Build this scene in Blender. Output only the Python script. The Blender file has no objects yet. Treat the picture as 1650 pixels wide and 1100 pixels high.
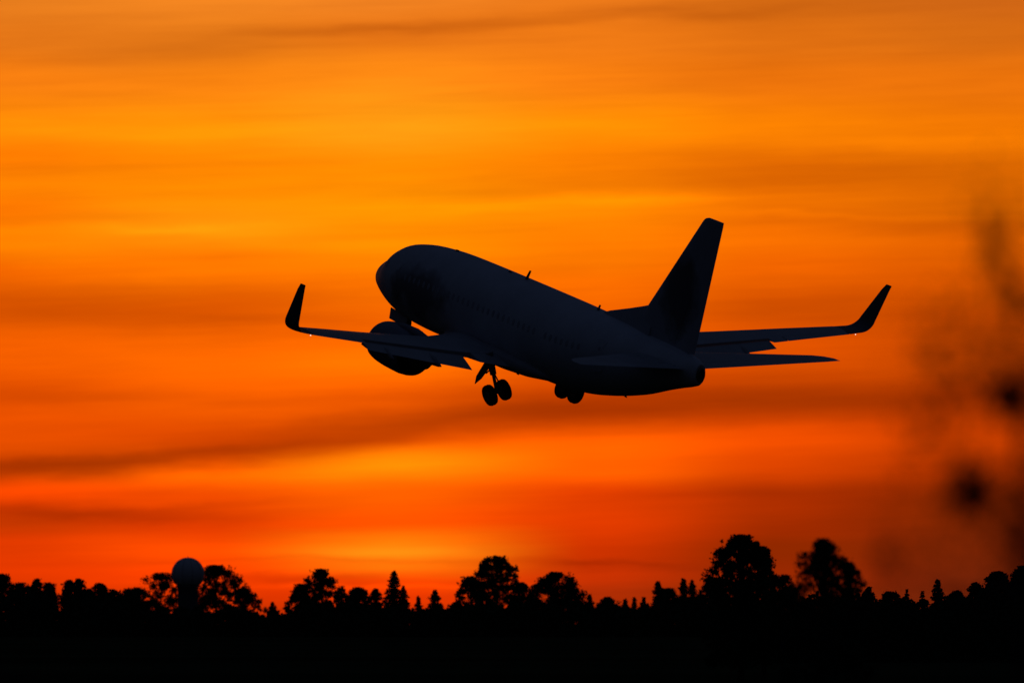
import bpy, bmesh, math, random
import numpy as np
from mathutils import Vector, Matrix
rad = math.radians
S = bpy.context.scene
C = S.collection

# ------------------------------------------------------------------ camera
EYE = 1.7
cam_d = bpy.data.cameras.new('camera')
cam = bpy.data.objects.new('camera', cam_d); C.objects.link(cam)
cam.location = (0, 0, EYE)
PITCH = math.atan(455 / 14000)
cam.rotation_euler = (rad(90) + PITCH, 0, 0)
cam_d.sensor_width = 36; cam_d.lens = 36 * 14000 / 1650
cam_d.clip_start = 1; cam_d.clip_end = 60000
cam_d.dof.use_dof = True; cam_d.dof.focus_distance = 410; cam_d.dof.aperture_fstop = 2.2
S.camera = cam
S.view_settings.view_transform = 'Standard'; S.view_settings.look = 'None'
S.view_settings.exposure = 0; S.view_settings.gamma = 1

def lin(c):
    c = c / 255
    return c / 12.92 if c <= .04045 else ((c + .055) / 1.055) ** 2.4
def rgb(r, g, b): return (lin(r), lin(g), lin(b), 1)
# sky directions, in degrees: azimuth from the view axis, elevation above the horizon
def AZ(x): return math.degrees(math.atan((x - 825) / 14000))
def EL(y): return math.degrees(math.atan((1005 - y) / 14000))
def at(x, y, d):     # a point d metres out in that direction
    return Vector(((x - 825) / 14000 * d, d, EYE + (1005 - y) / 14000 * d))

# ------------------------------------------------------------------ sunset sky
W = bpy.data.worlds.new('World'); S.world = W; W.use_nodes = True
nt = W.node_tree; N = nt.nodes; LK = nt.links; N.clear()
def mnode(op, *ins, clamp=False):
    n = N.new('ShaderNodeMath'); n.operation = op; n.use_clamp = clamp
    for i, v in enumerate(ins):
        if v is None: continue
        if isinstance(v, (int, float)): n.inputs[i].default_value = v
        else: LK.new(v, n.inputs[i])
    return n.outputs[0]
tc = N.new('ShaderNodeTexCoord')
sp = N.new('ShaderNodeSeparateXYZ'); LK.new(tc.outputs['Generated'], sp.inputs[0])
dx, dy, dz = sp.outputs
az = mnode('MULTIPLY', mnode('ARCTAN2', dx, dy), 180 / math.pi)
el = mnode('MULTIPLY', mnode('ARCSINE', dz), 180 / math.pi)
def smooth(v, a, b):
    n = N.new('ShaderNodeMapRange'); n.interpolation_type = 'SMOOTHSTEP'
    LK.new(v, n.inputs['Value']); n.inputs['From Min'].default_value = a; n.inputs['From Max'].default_value = b
    n.inputs['To Min'].default_value = 0; n.inputs['To Max'].default_value = 1
    return n.outputs[0]
def linr(v, a, b):
    n = N.new('ShaderNodeMapRange'); n.interpolation_type = 'LINEAR'
    LK.new(v, n.inputs['Value']); n.inputs['From Min'].default_value = a; n.inputs['From Max'].default_value = b
    return n.outputs[0]
def noise(su, sv, scale, detail, rough, off=0.0):
    cb = N.new('ShaderNodeCombineXYZ')
    LK.new(mnode('MULTIPLY', az, su), cb.inputs[0])
    LK.new(mnode('MULTIPLY', mnode('ADD', el, mnode('MULTIPLY', az, -.03)), sv), cb.inputs[1])
    cb.inputs[2].default_value = off
    n = N.new('ShaderNodeTexNoise'); n.inputs['Scale'].default_value = scale
    n.inputs['Detail'].default_value = detail; n.inputs['Roughness'].default_value = rough
    LK.new(cb.outputs[0], n.inputs['Vector'])
    return n.outputs['Fac']
# slow undulation of the layers
wob = mnode('MULTIPLY', mnode('SUBTRACT', noise(.35, 1.0, 1.3, 2, .5, 3.1), .5), .2)
elw = mnode('ADD', el, wob)
# colour of the afterglow by elevation in five azimuths
COLS = [
 (0,   [(0,228,122,28),(60,226,116,22),(130,242,122,14),(205,255,138,4),(255,255,124,0),(300,255,130,0),(340,248,116,0),(395,255,128,0),(440,238,98,0),(500,222,84,0),(570,244,92,0),(640,222,74,0),(700,232,76,0),(760,196,59,0),(800,236,62,0),(850,196,50,0),(890,222,52,0),(930,230,53,0),(960,204,45,0),(1010,150,33,0)]),
 (330, [(0,242,132,32),(70,226,118,22),(130,248,130,14),(205,255,144,4),(265,255,134,0),(300,255,138,0),(370,255,144,8),(430,255,118,0),(500,228,88,0),(580,250,100,0),(640,245,91,0),(700,226,72,0),(760,250,92,0),(800,236,69,0),(850,228,57,0),(890,255,73,0),(930,255,62,0),(960,226,50,0),(1010,170,34,0)]),
 (640, [(0,236,126,32),(50,228,114,20),(110,252,136,18),(200,255,156,16),(270,255,138,0),(330,255,144,0),(400,255,136,0),(470,250,112,0),(540,244,98,0),(590,255,110,0),(640,248,92,0),(700,240,86,0),(745,255,134,4),(790,255,95,0),(835,255,80,0),(862,255,114,6),(886,255,131,14),(908,255,110,8),(940,252,66,0),(965,232,52,0),(1010,180,36,0)]),
 (960, [(0,232,118,24),(60,240,122,20),(120,248,126,14),(200,255,140,2),(260,248,124,0),(330,255,132,0),(400,252,120,0),(460,248,106,0),(540,240,92,0),(600,222,72,0),(650,206,65,0),(710,250,88,0),(760,255,92,0),(800,236,62,0),(850,222,53,0),(890,206,46,0),(930,190,41,2),(960,168,38,4),(1010,130,27,2)]),
 (1250,[(0,214,106,18),(60,226,112,16),(130,238,116,10),(210,250,128,0),(270,232,108,0),(320,236,110,0),(380,246,110,0),(430,240,98,0),(490,212,78,0),(560,222,78,0),(640,186,57,0),(700,228,69,0),(750,222,65,0),(800,180,43,0),(850,160,36,0),(890,142,33,0),(930,150,34,2),(960,130,31,4),(1010,100,22,2)]),
 (1600,[(0,206,100,20),(60,212,104,16),(140,232,112,8),(210,240,118,0),(270,222,104,0),(330,216,98,0),(400,222,92,0),(460,214,82,0),(520,196,68,0),(580,192,64,0),(640,180,53,0),(700,200,59,0),(760,176,48,0),(820,130,33,2),(880,118,29,5),(950,112,29,10),(1010,80,19,5)]),
]
TOPE = EL(0); BOTE = EL(1010)
def column(stops):
    n = N.new('ShaderNodeValToRGB'); cr = n.color_ramp; cr.interpolation = 'EASE'
    st = sorted(((1010 - y) / 1010, c) for y, *c in stops)
    while len(cr.elements) < len(st): cr.elements.new(.5)
    for e, (p, c) in zip(cr.elements, st):
        e.position = p
    for e, (p, c) in zip(cr.elements, st):
        e.color = rgb(*c)
    LK.new(linr(elw, BOTE, TOPE), n.inputs['Fac'])
    return n.outputs['Color']
def mix(fac, a, b, mode='MIX'):
    n = N.new('ShaderNodeMix'); n.data_type = 'RGBA'; n.blend_type = mode; n.clamp_factor = True
    for k, v in ((0, fac), (6, a), (7, b)):
        if isinstance(v, (int, float, tuple)): n.inputs[k].default_value = v
        else: LK.new(v, n.inputs[k])
    return n.outputs[2]
col = column(COLS[0][1])
for (xa, _), (xb, st) in zip(COLS, COLS[1:]):
    col = mix(smooth(az, AZ(xa), AZ(xb)), col, column(st))
# cloud streaks: (x, y, half length, half thickness, slope, amount, kind)  dark > 0 dims, light > 0 brightens
STREAKS = [
 (270, 90, 200, 14, -.02, .10), (690, 38, 330, 9, -.045, .17), (1150, 20, 160, 8, -.03, .10), (1300, 60, 200, 16, 0, .06),
 (60, 270, 160, 12, 0, .06), (760, 300, 240, 14, -.03, .09), (1330, 275, 260, 26, .0, .12), (1500, 360, 220, 16, .02, .12),
 (120, 350, 160, 10, -.02, .07), (90, 478, 210, 28, -.01, .13), (420, 500, 260, 34, 0, .10), (1330, 500, 200, 20, -.02, .10),
 (100, 640, 200, 12, -.01, .10), (250, 742, 330, 15, -.075, .30), (650, 684, 270, 22, -.085, .30), (420, 722, 160, 8, -.09, .08), (1020, 655, 330, 28, -.005, .24), (1480, 645, 200, 28, -.02, .12),
 (60, 750, 160, 12, -.03, .15), (120, 828, 240, 11, .02, .26), (330, 815, 120, 6, -.05, .12), (1050, 800, 280, 18, -.03, .12), (1420, 800, 180, 50, 0, .20),
 (1130, 895, 240, 30, 0, .10), (560, 905, 300, 3.5, .0, .10), (950, 905, 90, 5, .03, .18), (480, 932, 120, 6, .01, .22), (1000, 930, 120, 9, -.02, -.10),
 (60, 790, 110, 10, -.05, -.16), (350, 772, 160, 11, -.05, -.16), (620, 744, 190, 16, -.05, -.06), (1020, 718, 260, 18, -.02, -.12), (620, 884, 150, 24, .0, -.10), (620, 942, 220, 3, .0, -.14),
 (300, 368, 190, 9, -.01, -.13), (900, 325, 240, 10, -.05, -.10), (1060, 322, 130, 6, -.02, -.10), (1250, 345, 120, 6, .04, -.10), (1500, 352, 160, 5, .02, -.08), (650, 205, 200, 35, 0, -.0), (1500, 235, 200, 7, .0, -.06), (230, 215, 280, 12, .01, -.06),
 (400, 395, 400, 10, .0, -.05), (1300, 690, 220, 14, -.06, -.10), (530, 575, 220, 30, 0, -.08), (260, 440, 220, 14, 0, -.05), (300, 520, 300, 8, .0, .05), (540, 640, 240, 8, -.03, .05),
]
azw = mnode('ADD', az, mnode('MULTIPLY', mnode('SUBTRACT', noise(.8, 2.5, 1.5, 2, .5, 9.0), .5), .5))
elv = mnode('ADD', el, mnode('MULTIPLY', mnode('SUBTRACT', noise(.9, 3.0, 1.2, 4, .55, 5.7), .5), .16))
tot = None
D1 = math.degrees(1 / 14000)
for (x, y, hl, ht, sl, amt) in STREAKS:
    u = mnode('SUBTRACT', azw, AZ(x))
    v = mnode('SUBTRACT', mnode('SUBTRACT', elv, EL(y)), mnode('MULTIPLY', u, -sl))
    a = mnode('DIVIDE', u, hl * D1); b = mnode('DIVIDE', v, ht * D1)
    q = mnode('ADD', mnode('MULTIPLY', a, a), mnode('MULTIPLY', b, b))
    g = mnode('MULTIPLY', mnode('EXPONENT', mnode('MULTIPLY', q, -.7)), -amt)
    tot = g if tot is None else mnode('ADD', tot, g)
fine = mnode('MULTIPLY', mnode('SUBTRACT', noise(.45, 6.0, 1.6, 6, .6, 1.0), .5), .22)
big = mnode('MULTIPLY', mnode('SUBTRACT', noise(.25, 2.2, 1.4, 3, .5, 7.0), .5), .12)
wisp = mnode('MULTIPLY', mnode('SUBTRACT', noise(.30, 13.0, 1.7, 4, .6, 12.0), .5), .10)
tot = mnode('ADD', mnode('ADD', mnode('ADD', tot, fine), big), wisp)
gain = mnode('ADD', tot, 1.0)
# thin cloud dims green sooner than red, so the streaks turn redder as they darken
cb = N.new('ShaderNodeCombineXYZ')
LK.new(mnode('POWER', mnode('MAXIMUM', gain, .05), 1.25), cb.inputs[0])
LK.new(mnode('POWER', mnode('MAXIMUM', gain, .05), 1.75), cb.inputs[1])
LK.new(mnode('POWER', mnode('MAXIMUM', gain, .05), 2.3), cb.inputs[2])
vm = N.new('ShaderNodeVectorMath'); vm.operation = 'MULTIPLY'
LK.new(col, vm.inputs[0]); LK.new(cb.outputs[0], vm.inputs[1])
glow = vm.outputs[0]
# the afterglow dies away to both sides and upwards into a dim blue dusk sky
absaz = mnode('ABSOLUTE', mnode('ADD', az, 1.0))
f_az = mnode('SUBTRACT', 1.0, smooth(absaz, 5, 30))
f_el = mnode('SUBTRACT', 1.0, smooth(el, 4.6, 13))
f_up = smooth(el, -2.0, -.6)
fac = mnode('MULTIPLY', mnode('MULTIPLY', f_az, f_el), f_up)
zen = smooth(el, -5, 60)
dusk = mix(zen, (.0026, .0030, .0052, 1), (.0078, .0120, .0270, 1))
sky = mix(fac, dusk, glow)
bg = N.new('ShaderNodeBackground'); LK.new(sky, bg.inputs['Color']); bg.inputs['Strength'].default_value = 1.0
ns = N.new('ShaderNodeTexSky'); ns.sky_type = 'NISHITA'; ns.sun_disc = False
SUN_AZ = AZ(640); SUN_EL = .6
ns.sun_elevation = rad(SUN_EL); ns.sun_rotation = rad(SUN_AZ)
bg2 = N.new('ShaderNodeBackground'); LK.new(ns.outputs[0], bg2.inputs['Color']); bg2.inputs['Strength'].default_value = .002
ad = N.new('ShaderNodeAddShader'); LK.new(bg.outputs[0], ad.inputs[0]); LK.new(bg2.outputs[0], ad.inputs[1])
wo = N.new('ShaderNodeOutputWorld'); LK.new(ad.outputs[0], wo.inputs['Surface'])

# the sun itself is down behind the cloud bank: only a trace of it is left
sd = bpy.data.lights.new('sun', 'SUN'); sd.energy = .012; sd.angle = rad(3); sd.color = (1, .35, .08)
so = bpy.data.objects.new('sun', sd); C.objects.link(so)
dirv = Vector((math.sin(rad(SUN_AZ)) * math.cos(rad(SUN_EL)), math.cos(rad(SUN_AZ)) * math.cos(rad(SUN_EL)), math.sin(rad(SUN_EL))))
so.rotation_euler = dirv.to_track_quat('Z', 'Y').to_euler()

# ------------------------------------------------------------------ helpers
def tag(o, label=None, cat=None, group=None, kind=None):
    for k, v in (('label', label), ('category', cat), ('group', group), ('kind', kind)):
        if v: o[k] = v
    return o
def empty(name, loc=(0, 0, 0)):
    o = bpy.data.objects.new(name, None); C.objects.link(o); o.location = loc; return o
def link(name, verts, faces, mat, parent=None, smooth_=False, loc=None, bev=0):
    me = bpy.data.meshes.new(name); me.from_pydata([tuple(v) for v in verts], [], faces)
    me.materials.append(mat)
    bm = bmesh.new(); bm.from_mesh(me)
    if len(faces) < 20000: bmesh.ops.recalc_face_normals(bm, faces=bm.faces)
    if bev: bmesh.ops.bevel(bm, geom=bm.edges[:], offset=bev, segments=2, affect='EDGES')
    bm.to_mesh(me); bm.free()
    if smooth_:
        me.polygons.foreach_set('use_smooth', [True] * len(me.polygons))
    o = bpy.data.objects.new(name, me); C.objects.link(o)
    if smooth_ == 'sharp': me.set_sharp_from_angle(angle=rad(35))
    if parent: o.parent = parent
    if loc is not None: o.location = loc
    return o
class MB:
    def __init__(s): s.v = []; s.f = []
    def add(s, v, f):
        k = len(s.v); s.v += [tuple(p) for p in v]; s.f += [tuple(i + k for i in q) for q in f]
    def loft(s, rings, cap=True, closed=True):
        n = len(rings[0]); v = [p for r in rings for p in r]; f = []
        for i in range(len(rings) - 1):
            for j in range(n if closed else n - 1):
                a = i * n + j; b = i * n + (j + 1) % n
                f.append((a, b, b + n, a + n))
        if cap: f.append(tuple(range(n))[::-1]); f.append(tuple((len(rings) - 1) * n + j for j in range(n)))
        s.add(v, f)
    def tube(s, path, radii, n=10):
        rings = []
        path = [Vector(p) for p in path]
        for i, p in enumerate(path):
            d = (path[min(i + 1, len(path) - 1)] - path[max(i - 1, 0)]).normalized()
            u = d.orthogonal().normalized(); w = d.cross(u)
            rings.append([p + (u * math.cos(t) + w * math.sin(t)) * radii[i] for t in [2 * math.pi * k / n for k in range(n)]])
        # keep the rings aligned
        for i in range(1, len(rings)):
            best = min(range(n), key=lambda k: sum((rings[i][(j + k) % n] - rings[i-1][j]).length for j in range(n)))
            rings[i] = rings[i][best:] + rings[i][:best]
        s.loft(rings)
    def plate(s, pts, off):      # a polygon extruded by the vector off
        pts = [Vector(p) for p in pts]; off = Vector(off); n = len(pts)
        v = [p - off / 2 for p in pts] + [p + off / 2 for p in pts]
        f = [tuple(range(n))[::-1], tuple(range(n, 2 * n))] + [(i, (i + 1) % n, (i + 1) % n + n, i + n) for i in range(n)]
        s.add(v, f)
    def revolve(s, prof, c, axis='l', n=32, closed=False):   # prof: (radius, along)
        rings = []
        for r, h in prof:
            ring = []
            for k in range(n):
                t = 2 * math.pi * k / n
                ring.append(c(r, h, t))
            rings.append(ring)
        if closed: rings.append(rings[0])
        s.loft(rings, cap=not closed)
    def build(s, name, mat, parent=None, smooth_=False, loc=None, bev=0):
        return link(name, s.v, s.f, mat, parent, smooth_, loc, bev)

def material(name, color, rough=.5, metal=0.0, spec=.5, coat=0.0):
    m = bpy.data.materials.new(name); m.use_nodes = True
    b = m.node_tree.nodes['Principled BSDF']
    b.inputs['Base Color'].default_value = (*color, 1); b.inputs['Roughness'].default_value = rough
    b.inputs['Metallic'].default_value = metal; b.inputs['Specular IOR Level'].default_value = spec
    b.inputs['Coat Weight'].default_value = coat
    return m, b
def vary(m, b, color, amount=.25, scale=3.0, kind='Object', stretch=(1, 1, 1), detail=4):
    t = m.node_tree; n = t.nodes.new('ShaderNodeTexNoise'); n.inputs['Scale'].default_value = scale; n.inputs['Detail'].default_value = detail
    c = t.nodes.new('ShaderNodeTexCoord'); mp = t.nodes.new('ShaderNodeMapping'); mp.inputs['Scale'].default_value = stretch
    t.links.new(c.outputs[kind], mp.inputs[0]); t.links.new(mp.outputs[0], n.inputs['Vector'])
    r = t.nodes.new('ShaderNodeValToRGB')
    r.color_ramp.elements[0].position = .3; r.color_ramp.elements[1].position = .7
    r.color_ramp.elements[0].color = (*[x * (1 - amount) for x in color], 1); r.color_ramp.elements[1].color = (*[min(1, x * (1 + amount)) for x in color], 1)
    t.links.new(n.outputs['Fac'], r.inputs[0]); t.links.new(r.outputs[0], b.inputs['Base Color'])
    return r.outputs[0]
def simple(name, color, rough=.5, metal=0., amount=.2, scale=3., spec=.5, stretch=(1, 1, 1)):
    m, b = material(name, color, rough, metal, spec); vary(m, b, color, amount, scale, stretch=stretch); return m

# painted skin of the airliner, with a dark printed picture (box given in aircraft coordinates)
def skin(name, base, box=None, dark=(.015, .015, .018), rough=.5):
    m, b = material(name, base, rough)
    c0 = vary(m, b, base, .08, .7, stretch=(1, 1, 1))
    t = m.node_tree
    if box:
        c = t.nodes.new('ShaderNodeTexCoord'); s = t.nodes.new('ShaderNodeSeparateXYZ'); t.links.new(c.outputs['Object'], s.inputs[0])
        def mm(op, *a):
            n = t.nodes.new('ShaderNodeMath'); n.operation = op
            for i, v in enumerate(a):
                if isinstance(v, (int, float)): n.inputs[i].default_value = v
                else: t.links.new(v, n.inputs[i])
            return n.outputs[0]
        x0, z0, rx, rz = box
        ns_ = t.nodes.new('ShaderNodeTexNoise'); ns_.inputs['Scale'].default_value = .75; ns_.inputs['Detail'].default_value = 5
        t.links.new(c.outputs['Object'], ns_.inputs['Vector'])
        a = mm('DIVIDE', mm('SUBTRACT', s.outputs[0], x0), rx); q = mm('DIVIDE', mm('SUBTRACT', s.outputs[2], z0), rz)
        d = mm('ADD', mm('ADD', mm('MULTIPLY', a, a), mm('MULTIPLY', q, q)), mm('MULTIPLY', mm('SUBTRACT', ns_.outputs['Fac'], .5), 2.6))
        mr = t.nodes.new('ShaderNodeMapRange'); t.links.new(d, mr.inputs['Value']); mr.inputs['From Min'].default_value = .45; mr.inputs['From Max'].default_value = 1.45
        mx = t.nodes.new('ShaderNodeMix'); mx.data_type = 'RGBA'
        t.links.new(mr.outputs[0], mx.inputs[0]); mx.inputs[6].default_value = (*dark, 1); t.links.new(c0, mx.inputs[7])
        t.links.new(mx.outputs[2], b.inputs['Base Color'])
    return m
M = dict(
    skin=skin('white_fuselage_paint', (.60, .63, .68), box=(-7.8, .0, 3.0, 1.3), dark=(.21, .20, .21)),
    fin=skin('fin_paint', (.42, .44, .48), box=(-29.7, 4.7, 1.5, 2.0), dark=(.14, .13, .14)),
    wing=simple('grey_wing_paint', (.42, .44, .47), .38, .0, .08, .8),
    belly=simple('grey_belly_paint', (.33, .34, .36), .45, .0, .1, .8),
    winglet=simple('dark_winglet_paint', (.10, .09, .10), .35),
    metal=simple('bare_metal', (.45, .45, .46), .35, .9, .12, 4),
    nozzle=simple('burnt_nozzle_metal', (.12, .10, .09), .5, .8, .3, 3),
    fan=simple('fan_metal', (.12, .12, .13), .4, .8),
    nacelle=simple('nacelle_paint', (.16, .17, .22), .35, 0, .12, 1.2),
    strut=simple('gear_grey_paint', (.30, .30, .31), .5, .1),
    rubber=simple('tyre_rubber', (.018, .018, .019), .85),
    glass=simple('window_glass', (.40, .42, .46), .5, 0, .1),
    dark=simple('dark_antenna_plastic', (.04, .04, .04), .6),
    radome=simple('radome_panel_white', (.62, .63, .64), .6, 0, .06, .5),
    tower=simple('tower_concrete', (.12, .12, .12), .9, 0, .2, .6),
    steel=simple('galvanised_steel', (.22, .22, .23), .6, .5),
    bark=simple('bark', (.035, .028, .022), .95, 0, .4, 2.),
    leaf=simple('broad_leaves', (.035, .055, .02), .8, 0, .5, .35, spec=.2),
    needle=simple('spruce_needles', (.018, .034, .016), .85, 0, .5, .35, spec=.2),
    shrub=simple('undergrowth_leaves', (.03, .045, .018), .9, 0, .5, .2, spec=.1),
)
lm, lb = material('position_lamp_glass', (.9, .9, .85), .2)
lb.inputs['Emission Color'].default_value = (1, .86, .66, 1); lb.inputs['Emission Strength'].default_value = 1.8
M['lamp'] = lm

# ------------------------------------------------------------------ ground
gm, gb = material('airfield_grass', (.035, .045, .02), 1.0, spec=.0)
gc = vary(gm, gb, (.035, .045, .02), .45, .02, detail=8)
gv = []; gf = []
xs = [-30000, -6000, -1500, -400, -120, -40, 0, 40, 120, 400, 1500, 6000, 30000]
ys = [-300, -50, 0, 30, 80, 160, 300, 500, 800, 1100, 1500, 2500, 6000, 15000, 30000]
for y in ys:
    for x in xs: gv.append((x, y, 0))
for j in range(len(ys) - 1):
    for i in range(len(xs) - 1):
        a = j * len(xs) + i; gf.append((a, a + 1, a + 1 + len(xs), a + len(xs)))
tag(link('ground', gv, gf, gm), kind='structure')

# ------------------------------------------------------------------ airliner
# aircraft coordinates: a metres aft of the nose, l to port, u up from the fuselage centre line
def P(a, l, u): return Vector((-a, l, u))
YAW, PIT, ROL, TX, TY, DD = 5.59231862e-01, 2.39547858e-01, -2.74624384e-02, -7.21495242, 19.1493214, 463.943495
fw = Vector((-math.sin(YAW) * math.cos(PIT), math.cos(YAW) * math.cos(PIT), math.sin(PIT)))
l0 = Vector((-math.cos(YAW), -math.sin(YAW), 0)); u0 = fw.cross(l0)
if u0.z < 0: u0 = -u0
lv = l0 * math.cos(ROL) + u0 * math.sin(ROL); uv = u0 * math.cos(ROL) - l0 * math.sin(ROL)
plane = empty('airliner')
R3 = Matrix((fw, lv, uv)).transposed()
KS = .87      # real size: 31 m over the winglets
plane.matrix_world = Matrix.Translation(Vector((TX * KS, DD * KS, TY * KS + EYE))) @ R3.to_4x4() @ Matrix.Scale(KS, 4)
tag(plane, 'dark silhouetted twin engine jet airliner climbing away nose up with landing gear half retracted', 'airplane')

FUS = [ # a, top, bottom, half width
 (.74, -.50, -.62, .05), (.83, -.14, -.80, .33), (1.06, .18, -.95, .61), (1.48, .53, -1.10, .93), (2.01, .83, -1.28, 1.19), (2.58, 1.11, -1.48, 1.42),
 (3.16, 1.57, -1.70, 1.62), (3.79, 1.89, -1.87, 1.78), (4.53, 2.07, -1.99, 1.91), (5.58, 2.24, -2.09, 2.03), (6.85, 2.34, -2.15, 2.12), (8.35, 2.41, -2.17, 2.16),
 (12, 2.40, -2.20, 2.17), (17, 2.34, -2.23, 2.16), (20.5, 2.28, -2.24, 2.15), (22, 2.24, -2.12, 2.11), (23.5, 2.22, -1.92, 2.03), (25.5, 2.18, -1.52, 1.85),
 (27.5, 2.12, -1.01, 1.55), (29.5, 2.02, -.34, 1.13), (31, 1.86, .12, .72), (31.9, 1.73, .37, .46), (32.18, 1.57, .54, .30)]
def fus(a):
    A = FUS
    a = max(A[0][0], min(A[-1][0], a))
    for i in range(len(A) - 1):
        if A[i][0] <= a <= A[i+1][0]: break
    p0, p1, p2, p3 = A[max(i-1, 0)], A[i], A[i+1], A[min(i+2, len(A)-1)]
    h = p2[0] - p1[0]; t = (a - p1[0]) / h; out = []
    for k in (1, 2, 3):
        m1 = (p2[k] - p0[k]) / max(p2[0] - p0[0], 1e-6); m2 = (p3[k] - p1[k]) / max(p3[0] - p1[0], 1e-6)
        d = (p2[k] - p1[k]) / h
        if abs(d) < 1e-6: m1 = m2 = 0
        out.append((2*t**3-3*t*t+1)*p1[k] + (t**3-2*t*t+t)*h*m1 + (-2*t**3+3*t*t)*p2[k] + (t**3-t*t)*h*m2)
    return out
def skinpt(a, th, off=0):       # th 0 = top, +90 deg = port side
    top, bot, w = fus(a)
    c = (top + bot) / 2 + (top - bot) * .02; hu = top - c; hd = c - bot
    s, k = math.sin(th), math.cos(th)
    return P(a, (w + off) * s, c + ((hu if k > 0 else hd) + off) * k)
mb = MB(); NS = 56
st = [.74, .77, .82, .9, 1.02, 1.2, 1.4] + [1.6 + .22 * i for i in range(16)] + [5 + .6 * i for i in range(46)]
st = [s for s in st if s < 32.1] + [32.18]
mb.loft([[skinpt(a, 2 * math.pi * j / NS) for j in range(NS)] for a in st])
body = mb.build('fuselage', M['skin'], plane, 'sharp')
# belly fairing
mb = MB(); rings = []
for a, w, b_, t in [(9.6, 1.2, -2.05, -1.5), (10.4, 1.75, -2.22, -1.1), (11.5, 2.0, -2.34, -.9), (13.5, 2.12, -2.42, -.8), (16.5, 2.12, -2.42, -.85), (18.4, 1.95, -2.36, -1.0), (19.8, 1.65, -2.22, -1.2), (20.9, 1.2, -2.08, -1.5)]:
    b_ += .20; c = (b_ + t) / 2; h = (t - b_) / 2
    rings.append([P(a, 1.06 * w * math.copysign(abs(math.sin(x)) ** .7, math.sin(x)), c + h * math.copysign(abs(math.cos(x)) ** .8, math.cos(x))) for x in [2 * math.pi * j / 32 for j in range(32)]])
mb.loft(rings); mb.build('belly_fairing', M['belly'], plane, 'sharp')
# APU exhaust
mb = MB(); top, bot, w = fus(32.18)
c = (top + bot) / 2
mb.loft([[P(a, r * w * math.sin(t), c + r * (top - bot) / 2 * math.cos(t)) for t in [2 * math.pi * k / 20 for k in range(20)]] for a, r in ((32.19, .8), (32.34, .66), (32.34, .5), (32.2, .48))])
mb.build('exhaust_outlet', M['nozzle'], plane, 'sharp')

def patch(name, outline, mat, off=.006, side=1, parent=plane, thick=.012):
    # outline: list of (a, th_deg) on the fuselage skin, built as a thin proud panel following the curve
    n = len(outline); ca = sum(o[0] for o in outline) / n; ct = sum(o[1] for o in outline) / n
    m_ = MB(); rings = []
    for k, o_ in ((1, 0), (1, off), (.6, off + .002), (.25, off + .003)):
        rings.append([skinpt(ca + (a - ca) * k, rad(ct + (t - ct) * k) * side, o_) for a, t in outline])
    m_.loft(rings); return m_.build(name, mat, parent, 'sharp')
for side in (1, -1):
    for i in range(34):
        a = 6.3 + i * .508 + (.6 if i > 26 else 0)
        if 14.0 < a < 14.3: continue
        patch('cabin_window', [(a + .12 * math.cos(t), 77 + 5.2 * math.sin(t)) for t in [2 * math.pi * k / 10 for k in range(10)]], M['glass'], side=side)
    for poly in ([(1.85, 6), (2.32, 5), (2.42, 24), (1.95, 34)], [(1.98, 38), (2.46, 28), (2.62, 50), (2.2, 57)], [(2.26, 60), (2.68, 53), (2.95, 62), (2.75, 70), (2.36, 67)]):
        poly = [(a + .88, t) for a, t in poly]
        patch('cockpit_window', poly, M['glass'], side=side)
    for a0, wd in ((4.75, .84), (25.0, .76)):
        rr = [(a0, 60), (a0 + .1, 56), (a0 + wd - .1, 56), (a0 + wd, 60), (a0 + wd, 106), (a0 + wd - .1, 110), (a0 + .1, 110), (a0, 106)]
        dr = patch('cabin_door', rr, M['skin'], off=.02, side=side)
        w_ = patch('door_window', [(a0 + wd / 2 + .09 * math.cos(t), 72 + 3.4 * math.sin(t)) for t in [2 * math.pi * k / 8 for k in range(8)]], M['glass'], off=.028, side=side, parent=dr)

# ---- aerofoil surfaces
def foil(x, T): return 5 * T * (.2969 * math.sqrt(max(x, 0)) - .126 * x - .3516 * x * x + .2843 * x ** 3 - .1036 * x ** 4)
def surf(name, secs, mat, c0=0., c1=1., parent=plane, n=14, shift=None, rot=0., camber=0.02):
    """secs: (le point (a,l,u), chord, thickness, up vector (l,u), incidence deg)"""
    rings = []
    for (le, ch, T, up, inc) in secs:
        ring = []; xs_ = [c0 + (c1 - c0) * (1 - math.cos(math.pi * k / n)) / 2 for k in range(n + 1)]
        cam_ = lambda x: camber * 4 * x * (1 - x)
        up_ = [(x, cam_(x) + foil(x, T)) for x in xs_[::-1]]
        lo_ = [(x, cam_(x) - foil(x, T)) for x in xs_]
        if c0 <= 0: lo_ = lo_[1:]
        L_ = math.hypot(*up); ul, uu = up[0] / L_, up[1] / L_
        for x, z in up_ + lo_:
            if rot:
                px, pz = x - c0, z; cr, sr = math.cos(rad(rot)), math.sin(rad(rot))
                x, z = c0 + px * cr + pz * sr, -px * sr + pz * cr
            if shift: x += shift[0]; z += shift[1]
            z2 = z * ch - x * ch * math.sin(rad(inc))
            ring.append(P(le[0] + x * ch, le[1] + z2 * ul, le[2] + z2 * uu))
        rings.append(ring)
    m_ = MB(); m_.loft(rings); return m_.build(name, mat, parent, 'sharp')
def lerp(tab, y):
    for p, q in zip(tab, tab[1:]):
        if p[0] <= y <= q[0]:
            t = (y - p[0]) / (q[0] - p[0]); return [p[k] + (q[k] - p[k]) * t for k in range(len(p))]
    return list(tab[-1] if y > tab[-1][0] else tab[0])
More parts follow.
